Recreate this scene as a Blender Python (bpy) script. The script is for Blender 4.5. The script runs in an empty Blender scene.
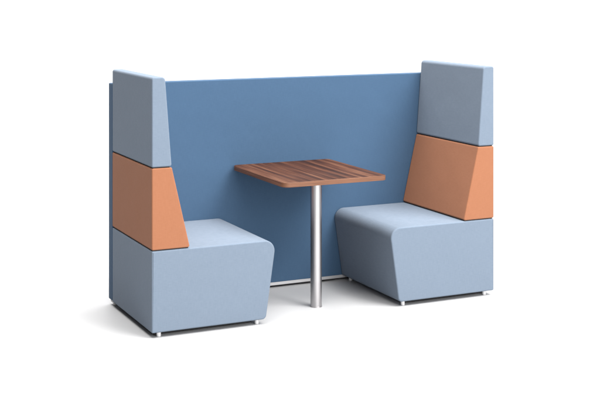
import bpy, bmesh, math
from mathutils import Vector

S = bpy.context.scene
COL = S.collection

# ------------------------------------------------------------------ materials
def new_mat(name):
    m = bpy.data.materials.new(name)
    m.use_nodes = True
    nt = m.node_tree
    b = nt.nodes['Principled BSDF']
    return m, nt, b

def N(nt, kind, **kw):
    n = nt.nodes.new(kind)
    for k, v in kw.items():
        setattr(n, k, v)
    return n

def fabric(name, col, col2, bump=0.18, sheen=0.05, weave=1450.0):
    """woven wool-mix upholstery: two-tone yarn flecks, weave bump, gentle foam unevenness"""
    m, nt, b = new_mat(name)
    L = nt.links
    tc = N(nt, 'ShaderNodeTexCoord')
    # yarn flecks (two stretched noises: warp and weft)
    flecks = []
    for sc in ((0.45, 0.45, 5.0), (5.0, 5.0, 0.30)):
        mp = N(nt, 'ShaderNodeMapping'); mp.inputs['Scale'].default_value = sc
        L.new(tc.outputs['Object'], mp.inputs['Vector'])
        nz = N(nt, 'ShaderNodeTexNoise'); nz.inputs['Scale'].default_value = 75
        nz.inputs['Detail'].default_value = 2; nz.inputs['Roughness'].default_value = 0.55
        L.new(mp.outputs[0], nz.inputs['Vector'])
        flecks.append(nz)
    add = N(nt, 'ShaderNodeMath', operation='ADD')
    L.new(flecks[0].outputs['Fac'], add.inputs[0]); L.new(flecks[1].outputs['Fac'], add.inputs[1])
    big = N(nt, 'ShaderNodeTexNoise'); big.inputs['Scale'].default_value = 7
    big.inputs['Detail'].default_value = 3
    L.new(tc.outputs['Object'], big.inputs['Vector'])
    mixn = N(nt, 'ShaderNodeMath', operation='MULTIPLY_ADD')
    L.new(big.outputs['Fac'], mixn.inputs[0]); mixn.inputs[1].default_value = 0.08
    L.new(add.outputs[0], mixn.inputs[2])
    mr = N(nt, 'ShaderNodeMapRange')
    mr.inputs['From Min'].default_value = 0.80; mr.inputs['From Max'].default_value = 1.28
    L.new(mixn.outputs[0], mr.inputs['Value'])
    mx = N(nt, 'ShaderNodeMix', data_type='RGBA')
    mx.inputs['A'].default_value = (*col, 1); mx.inputs['B'].default_value = (*col2, 1)
    L.new(mr.outputs[0], mx.inputs['Factor'])
    L.new(mx.outputs['Result'], b.inputs['Base Color'])
    b.inputs['Roughness'].default_value = 0.92
    b.inputs['Specular IOR Level'].default_value = 0.12
    b.inputs['Sheen Weight'].default_value = sheen
    b.inputs['Sheen Roughness'].default_value = 0.55
    b1 = N(nt, 'ShaderNodeBump'); b1.inputs['Strength'].default_value = bump
    b1.inputs['Distance'].default_value = 0.0012
    L.new(add.outputs[0], b1.inputs['Height'])
    foam = N(nt, 'ShaderNodeTexNoise'); foam.inputs['Scale'].default_value = 3.2
    foam.inputs['Detail'].default_value = 2
    L.new(tc.outputs['Object'], foam.inputs['Vector'])
    b2 = N(nt, 'ShaderNodeBump'); b2.inputs['Strength'].default_value = 0.35
    b2.inputs['Distance'].default_value = 0.02
    L.new(foam.outputs['Fac'], b2.inputs['Height'])
    L.new(b1.outputs[0], b2.inputs['Normal'])
    L.new(b2.outputs[0], b.inputs['Normal'])
    return m

def plain(name, col, rough=0.5, metal=0.0):
    m, nt, b = new_mat(name)
    nz = N(nt, 'ShaderNodeTexNoise'); nz.inputs['Scale'].default_value = 60
    tc = N(nt, 'ShaderNodeTexCoord'); nt.links.new(tc.outputs['Object'], nz.inputs['Vector'])
    mr = N(nt, 'ShaderNodeMapRange')
    mr.inputs['To Min'].default_value = rough - 0.05; mr.inputs['To Max'].default_value = rough + 0.05
    nt.links.new(nz.outputs['Fac'], mr.inputs['Value']); nt.links.new(mr.outputs[0], b.inputs['Roughness'])
    b.inputs['Base Color'].default_value = (*col, 1)
    b.inputs['Metallic'].default_value = metal
    return m

def brushed_steel():
    m, nt, b = new_mat('brushed_steel')
    tc = N(nt, 'ShaderNodeTexCoord')
    mp = N(nt, 'ShaderNodeMapping'); mp.inputs['Scale'].default_value = (900, 900, 14)
    nt.links.new(tc.outputs['Object'], mp.inputs['Vector'])
    nz = N(nt, 'ShaderNodeTexNoise'); nz.inputs['Scale'].default_value = 1; nz.inputs['Detail'].default_value = 3
    nt.links.new(mp.outputs[0], nz.inputs['Vector'])
    mr = N(nt, 'ShaderNodeMapRange')
    mr.inputs['To Min'].default_value = 0.30; mr.inputs['To Max'].default_value = 0.44
    nt.links.new(nz.outputs['Fac'], mr.inputs['Value']); nt.links.new(mr.outputs[0], b.inputs['Roughness'])
    b.inputs['Base Color'].default_value = (0.40, 0.39, 0.397, 1)
    b.inputs['Metallic'].default_value = 1.0
    return m

def walnut():
    m, nt, b = new_mat('walnut_veneer')
    L = nt.links
    tc = N(nt, 'ShaderNodeTexCoord')
    # wavering of the grain
    warp = N(nt, 'ShaderNodeTexNoise'); warp.inputs['Scale'].default_value = 2.2; warp.inputs['Detail'].default_value = 2
    L.new(tc.outputs['Object'], warp.inputs['Vector'])
    wv = N(nt, 'ShaderNodeVectorMath', operation='MULTIPLY_ADD')
    L.new(warp.outputs['Color'], wv.inputs[0]); wv.inputs[1].default_value = (0.018, 0, 0.0)
    L.new(tc.outputs['Object'], wv.inputs[2])
    def streak(scale, detail, rough=0.55, off=0.0):
        mp = N(nt, 'ShaderNodeMapping'); mp.inputs['Scale'].default_value = scale
        mp.inputs['Location'].default_value = (off, off, 0)
        L.new(wv.outputs[0], mp.inputs['Vector'])
        n = N(nt, 'ShaderNodeTexNoise'); n.inputs['Scale'].default_value = 1
        n.inputs['Detail'].default_value = detail; n.inputs['Roughness'].default_value = rough
        L.new(mp.outputs[0], n.inputs['Vector'])
        return n
    bands = streak((26, 0.9, 26), 5, 0.62)
    fine = streak((190, 2.0, 190), 3, 0.65, 3.1)
    ma = N(nt, 'ShaderNodeMath', operation='MULTIPLY_ADD')
    L.new(fine.outputs['Fac'], ma.inputs[0]); ma.inputs[1].default_value = 0.46
    L.new(bands.outputs['Fac'], ma.inputs[2])
    cr = N(nt, 'ShaderNodeValToRGB')
    e = cr.color_ramp.elements
    e[0].position = 0.56; e[0].color = (*WOOD[0], 1)
    e[1].position = 0.91; e[1].color = (*WOOD[4], 1)
    for p, c in ((0.65, WOOD[1]), (0.73, WOOD[2]), (0.81, WOOD[3])):
        k = e.new(p); k.color = (*c, 1)
    L.new(ma.outputs[0], cr.inputs['Fac'])
    L.new(cr.outputs['Color'], b.inputs['Base Color'])
    b.inputs['Roughness'].default_value = 0.5
    b.inputs['Specular IOR Level'].default_value = 0.05
    bm_ = N(nt, 'ShaderNodeBump'); bm_.inputs['Strength'].default_value = 0.12
    bm_.inputs['Distance'].default_value = 0.0006
    L.new(fine.outputs['Fac'], bm_.inputs['Height']); L.new(bm_.outputs[0], b.inputs['Normal'])
    return m

def edge_wood():
    m, nt, b = new_mat('wood_edging')
    L = nt.links
    tc = N(nt, 'ShaderNodeTexCoord')
    mp = N(nt, 'ShaderNodeMapping'); mp.inputs['Scale'].default_value = (5, 5, 160)
    L.new(tc.outputs['Object'], mp.inputs['Vector'])
    n = N(nt, 'ShaderNodeTexNoise'); n.inputs['Scale'].default_value = 1; n.inputs['Detail'].default_value = 4
    L.new(mp.outputs[0], n.inputs['Vector'])
    cr = N(nt, 'ShaderNodeValToRGB')
    cr.color_ramp.elements[0].position = 0.3; cr.color_ramp.elements[0].color = (*EDGE[0], 1)
    cr.color_ramp.elements[1].position = 0.7; cr.color_ramp.elements[1].color = (*EDGE[1], 1)
    L.new(n.outputs['Fac'], cr.inputs['Fac']); L.new(cr.outputs['Color'], b.inputs['Base Color'])
    b.inputs['Roughness'].default_value = 0.5
    b.inputs['Specular IOR Level'].default_value = 0.2
    return m

WOOD = [(0.017, 0.0085, 0.0065), (0.030, 0.0130, 0.0088), (0.046, 0.0190, 0.0118), (0.070, 0.0300, 0.0175), (0.108, 0.052, 0.030)]
EDGE = [(0.085, 0.038, 0.023), (0.165, 0.076, 0.043)]

M_LIGHT = fabric('powder_blue_upholstery', (0.109, 0.140, 0.182), (0.124, 0.155, 0.199))
M_ORANGE = fabric('terracotta_upholstery', (0.217, 0.089, 0.046), (0.234, 0.099, 0.053))
M_PANEL = fabric('denim_blue_upholstery', (0.0335, 0.067, 0.118), (0.0385, 0.075, 0.130))
M_JOINT_SHADE = plain('joint_and_shade_black', (0.006, 0.006, 0.007), 0.9)  # joint boards, and the black strips standing in for shade near the floor
M_ALU = plain('satin_aluminium', (0.40, 0.40, 0.41), 0.45, 0.35)
M_FOOT = plain('grey_glide', (0.55, 0.55, 0.56), 0.35, 0.2)
M_STEEL = brushed_steel()
M_WOOD = walnut()
M_EDGE = edge_wood()

def floor_mat():
    m, nt, b = new_mat('studio_floor')
    tc = N(nt, 'ShaderNodeTexCoord')
    nz = N(nt, 'ShaderNodeTexNoise'); nz.inputs['Scale'].default_value = 1.4; nz.inputs['Detail'].default_value = 4
    nt.links.new(tc.outputs['Object'], nz.inputs['Vector'])
    mx = N(nt, 'ShaderNodeMix', data_type='RGBA')
    mx.inputs['A'].default_value = (0.396, 0.401, 0.410, 1); mx.inputs['B'].default_value = (0.410, 0.415, 0.424, 1)
    nt.links.new(nz.outputs['Fac'], mx.inputs['Factor']); nt.links.new(mx.outputs['Result'], b.inputs['Base Color'])
    b.inputs['Roughness'].default_value = 0.5
    b.inputs['Specular IOR Level'].default_value = 0.4
    return m
M_FLOOR = floor_mat()

# ------------------------------------------------------------------ mesh helpers
def link(name, bm, mat, parent=None, smooth=35):
    me = bpy.data.meshes.new(name)
    bmesh.ops.recalc_face_normals(bm, faces=bm.faces)
    bm.to_mesh(me); bm.free()
    for m in (mat if isinstance(mat, (list, tuple)) else [mat]):
        me.materials.append(m)
    for p in me.polygons:
        p.use_smooth = True
    o = bpy.data.objects.new(name, me)
    COL.objects.link(o)
    o.parent = parent
    if smooth:
        me.set_sharp_from_angle(angle=math.radians(smooth))
        w = o.modifiers.new('normals', 'WEIGHTED_NORMAL'); w.keep_sharp = True; w.weight = 80
    return o

def thing(name, label, cat, loc=(0, 0, 0), group=None):
    o = bpy.data.objects.new(name, None)
    COL.objects.link(o)
    o.location = loc
    o.empty_display_size = 0.1
    o['label'] = label; o['category'] = cat
    if group: o['group'] = group
    return o

def round_poly(pts, radii, seg=10):
    out = []
    n = len(pts)
    for i, p in enumerate(pts):
        r = radii[i]
        p = Vector(p)
        if r <= 0:
            out.append(p); continue
        a = (Vector(pts[i - 1]) - p).normalized(); c = (Vector(pts[(i + 1) % n]) - p).normalized()
        ang = math.acos(max(-1, min(1, a.dot(c))))
        d = r / math.tan(ang / 2)
        t1 = p + a * d; t2 = p + c * d
        ctr = p + (a + c).normalized() * (r / math.sin(ang / 2))
        v1 = t1 - ctr; v2 = t2 - ctr
        a1 = math.atan2(v1.y, v1.x); a2 = math.atan2(v2.y, v2.x)
        da = (a2 - a1 + math.pi) % (2 * math.pi) - math.pi
        k = seg if r > 0.012 else 4
        for s in range(k + 1):
            t = a1 + da * s / k
            out.append(ctr + Vector((math.cos(t), math.sin(t))) * r)
    return out

def inset_poly(P, d):
    """offset a convex polygon inwards by d (CCW assumed)"""
    n = len(P); out = []
    for i in range(n):
        a = (P[i] - P[i - 1]); b = (P[(i + 1) % n] - P[i])
        if a.length < 1e-9 or b.length < 1e-9:
            out.append(P[i].copy()); continue
        a.normalize(); b.normalize()
        na = Vector((-a.y, a.x)); nb = Vector((-b.y, b.x))
        h = (na + nb)
        k = 1 + na.dot(nb)
        out.append(P[i] + h * (d / max(k, 0.2)))
    return out

def prism(pts, radii, y0, y1, er, plane='xz', seg=10, eseg=4):
    """rounded profile swept from y0 to y1 with rounded rims of radius er"""
    P = round_poly(pts, radii, seg)
    area = sum(P[i - 1].x * P[i].y - P[i].x * P[i - 1].y for i in range(len(P)))
    if area < 0: P.reverse()
    bm = bmesh.new()
    rings = []
    steps = [(er * (1 - math.sin(a)), er * (1 - math.cos(a))) for a in [math.pi / 2 * k / eseg for k in range(eseg + 1)]]
    seq = [(y0 + dy, ins) for ins, dy in steps] + [(y1 - dy, ins) for ins, dy in reversed(steps)]
    for y, ins in seq:
        Q = inset_poly(P, ins) if ins > 1e-7 else P
        if plane == 'xz': rings.append([bm.verts.new((q.x, y, q.y)) for q in Q])
        else: rings.append([bm.verts.new((q.x, q.y, y)) for q in Q])
    n = len(P)
    for a, b in zip(rings, rings[1:]):
        for i in range(n):
            bm.faces.new((a[i - 1], a[i], b[i], b[i - 1]))
    bm.faces.new(rings[0]); bm.faces.new(list(reversed(rings[-1])))
    return bm

def lathe(prof, seg=48, ctr=(0, 0)):
    bm = bmesh.new(); rings = []
    for r, z in prof:
        rings.append([bm.verts.new((ctr[0] + r * math.cos(2 * math.pi * k / seg), ctr[1] + r * math.sin(2 * math.pi * k / seg), z)) for k in range(seg)])
    for a, b in zip(rings, rings[1:]):
        for i in range(seg):
            bm.faces.new((a[i - 1], a[i], b[i], b[i - 1]))
    bm.faces.new(rings[0]); bm.faces.new(rings[-1])
    return bm

# ------------------------------------------------------------------ dimensions (metres)
W = 0.7437; LEN = 2.2175
Z0, H1, H2, H3 = 0.0295, 0.4738, 0.9263, 1.418
B2, B3, T3 = 0.2207, 0.1143, 0.0762
SD, SB = 0.740, 0.676
HP, ZP = 1.332, 0.034
GAP = 0.005

# ------------------------------------------------------------------ the two high-back seats
def seat_unit(x0, sgn, label, tone=None):
    t = thing('high_back_seat', label, 'seat', (x0, 0, 0), 'high-back upholstered booth seats')
    X = lambda x: sgn * x
    # seat block: front leans in toward the floor, generous nose radius
    pts = [(X(0), Z0), (X(SB), Z0), (X(SD), H1), (X(0), H1)]
    base = link('seat_base', prism(pts, [0.008, 0.026, 0.062, 0.006], 0.0, W, 0.008, seg=14, eseg=5), M_LIGHT, t)
    # recessed black block added under the seat as its contact shade
    link('under_seat_shade', prism([(X(0.028), 0.009), (X(SB - 0.07), 0.009), (X(SB - 0.07), Z0 + 0.006), (X(0.028), Z0 + 0.006)],
                                [0] * 4, 0.0475, W - 0.0455, 0.001), M_JOINT_SHADE, base)
    # middle wedge and slim top wedge
    za, zb = H1 + GAP, H2 - GAP / 2
    fx = lambda z: B2 + (B3 - B2) * (z - H1) / (H2 - H1)
    link('backrest', prism([(X(0), za), (X(fx(za)), za), (X(fx(zb)), zb), (X(0), zb)], [0.009] * 4, 0.0, W, 0.007, eseg=5), M_ORANGE, t)
    zc, zd = H2 + GAP / 2, H3
    gx = lambda z: B3 + (T3 - B3) * (z - H2) / (H3 - H2)
    link('headrest', prism([(X(0), zc), (X(gx(zc)), zc), (X(gx(zd)), zd), (X(0), zd)], [0.009, 0.012, 0.020, 0.014], 0.0, W, 0.008, eseg=5), M_LIGHT, t)
    # dark joint boards seen in the grooves between the blocks
    for zz, wd in ((H1 + GAP / 2, B2), (H2, B3)):
        link('joint_board', prism([(X(0.008), zz - 0.006), (X(wd - 0.010), zz - 0.006), (X(wd - 0.010), zz + 0.006), (X(0.008), zz + 0.006)],
                                  [0] * 4, 0.008, W - 0.008, 0.001), M_JOINT_SHADE, t)
    # four glides
    for fx_, fy in ((0.050, 0.034), (0.632, 0.034), (0.046, W - 0.03), (0.628, W - 0.03)):
        bm = lathe([(0.0095, 0.0), (0.0120, 0.003), (0.0125, 0.009), (0.0125, Z0 + 0.001)], 32, (X(fx_), fy))
        link('foot', bm, M_FOOT, t)
    return t

seat_unit(0.0, 1, 'left high-back booth seat, its flat outer back in shade, farthest left of the table')
seat_unit(LEN, -1, 'right high-back booth seat with sloping terracotta inner backrest and rounded cushion nose in view')

# ------------------------------------------------------------------ back panel
p = thing('divider_screen', 'wide denim blue upholstered screen panel joining the two seats behind the table', 'screen', (0, W + 0.003, 0))
TP = 0.072
link('upholstered_board', prism([(0.0, ZP), (LEN, ZP), (LEN, HP), (0.0, HP)], [0.006] * 4, 0.0, TP, 0.005), M_PANEL, p)
link('base_rail', prism([(0.012, 0.016), (LEN - 0.012, 0.016), (LEN - 0.012, ZP + 0.002), (0.012, ZP + 0.002)], [0.001] * 4, 0.002, TP - 0.004, 0.0008), M_ALU, p)
link('under_rail_shade', prism([(0.03, 0.0005), (LEN - 0.03, 0.0005), (LEN - 0.03, 0.018), (0.03, 0.018)], [0.001] * 4, 0.026, TP - 0.012, 0.0008), M_JOINT_SHADE, p)  # black strip added to stop light under the rail and draw its shadow line
for fx_ in (0.03, LEN - 0.03):
    link('foot', lathe([(0.011, 0.0), (0.014, 0.002), (0.014, 0.012), (0.007, 0.014), (0.007, 0.023)], 32, (fx_, TP / 2)), M_FOOT, p)

# ------------------------------------------------------------------ table
TX0, TX1, TY0, TY1, TZ = 0.770, 1.442, -0.036, W - 0.004, 0.798
cx, cy = (TX0 + TX1) / 2, (TY0 + TY1) / 2
t = thing('booth_table', 'square walnut topped table on one brushed steel post between the two seats', 'table', (cx, cy, 0))
hw, hd = (TX1 - TX0) / 2, (TY1 - TY0) / 2
rect = lambda e: [(-hw + e, -hd + e), (hw - e, -hd + e), (hw - e, hd - e), (-hw + e, hd - e)]
R_ = [0.045, 0.036, 0.034, 0.040]
top = link('tabletop', prism(rect(0.0022), [r - 0.002 for r in R_], TZ - 0.026, TZ + 0.0004, 0.0006, 'xy', 12), M_WOOD, t)
link('edge_band', prism(rect(0), R_, TZ - 0.028, TZ - 0.0002, 0.0022, 'xy', 12), M_EDGE, top)
PX, PY, PR = 1.102 - cx, 0.228 - cy, 0.0338
link('post', lathe([(PR, 0.006), (PR, TZ - 0.040)], 64, (PX, PY)), M_STEEL, t)
link('floor_collar', lathe([(PR + 0.0015, 0.0), (PR + 0.0015, 0.005), (PR - 0.001, 0.0065)], 64, (PX, PY)), M_STEEL, t)
link('mounting_plate', lathe([(PR, TZ - 0.040), (0.055, TZ - 0.038), (0.075, TZ - 0.034), (0.075, TZ - 0.0282)], 48, (PX, PY)), M_STEEL, t)
link('wall_bracket', prism([(-0.22, TZ - 0.046), (0.22, TZ - 0.046), (0.22, TZ - 0.0285), (-0.22, TZ - 0.0285)], [0.001] * 4, hd - 0.035, hd - 0.002, 0.0005), M_STEEL, t)

# ------------------------------------------------------------------ seamless floor sweeping up into a backdrop
YAW = 0.4425
bm = bmesh.new()
prof = [(-9, 0), (-3, 0), (0, 0), (3, 0), (7, 0)]
for k in range(1, 15):
    a = math.pi / 2 * k / 14
    prof.append((7 + 3 * math.sin(a), 3 - 3 * math.cos(a)))
prof += [(10, 5), (10, 7)]
rows = []
for d, z in prof:
    row = []
    for s in (-14, -5, -2, 0, 2, 5, 14):
        row.append(bm.verts.new((1.1 + s * math.cos(YAW) + d * math.sin(YAW), -s * math.sin(YAW) + d * math.cos(YAW), z)))
    rows.append(row)
for a, b in zip(rows, rows[1:]):
    for i in range(len(a) - 1):
        bm.faces.new((a[i], a[i + 1], b[i + 1], b[i]))
fl = link('floor', bm, M_FLOOR, None, None)
# make the sheet face up
if fl.data.polygons[0].normal.z < 0:
    fl.data.flip_normals()
fl['kind'] = 'structure'

# ------------------------------------------------------------------ studio lights
def area(name, loc, target, sx, sy, power, col=(1, 1, 1)):
    l = bpy.data.lights.new(name, 'AREA')
    l.shape = 'RECTANGLE'; l.size = sx; l.size_y = sy; l.energy = power; l.color = col
    o = bpy.data.objects.new(name, l); COL.objects.link(o)
    o.location = loc
    o.rotation_euler = (Vector(target) - Vector(loc)).to_track_quat('-Z', 'Y').to_euler()
    return o
area('front_softbox', (1.6, -8.5, 2.6), (1.2, 0.4, 0.4), 9.0, 4.0, 1050, (1.0, 0.99, 0.98))
area('key_softbox', (5.6, -6.2, 10.2), (1.0, 0.2, 0.5), 7.0, 7.0, 3150, (1.0, 0.985, 0.965))
area('overhead_softbox', (0.6, 0.2, 6.5), (0.9, 0.2, 0.0), 8.0, 6.0, 1400, (1.0, 0.975, 0.945))
area('backdrop_softbox', (3.2, 5.6, 6.4), (3.4, 8.6, 0.6), 12.0, 3.0, 1000)

w = bpy.data.worlds.new('World'); S.world = w; w.use_nodes = True
bg = w.node_tree.nodes['Background']
bg.inputs['Color'].default_value = (0.92, 0.92, 1.0, 1); bg.inputs['Strength'].default_value = 0.10

# ------------------------------------------------------------------ camera (level, lens shifted down)
cd = bpy.data.cameras.new('camera'); cam = bpy.data.objects.new('camera', cd); COL.objects.link(cam)
cd.sensor_width = 36; cd.lens = 1218.5 / 600 * 36
cd.shift_y = -(200 + 12.04) / 600
cd.clip_start = 0.1; cd.clip_end = 200
cam.location = (-2.1018, -6.3089, 1.9032)
cam.rotation_euler = (math.pi / 2, 0, -YAW)
S.camera = cam

S.render.engine = 'CYCLES'
S.view_settings.view_transform = 'Standard'
S.view_settings.look = 'None'
S.view_settings.exposure = 0
S.view_settings.gamma = 1
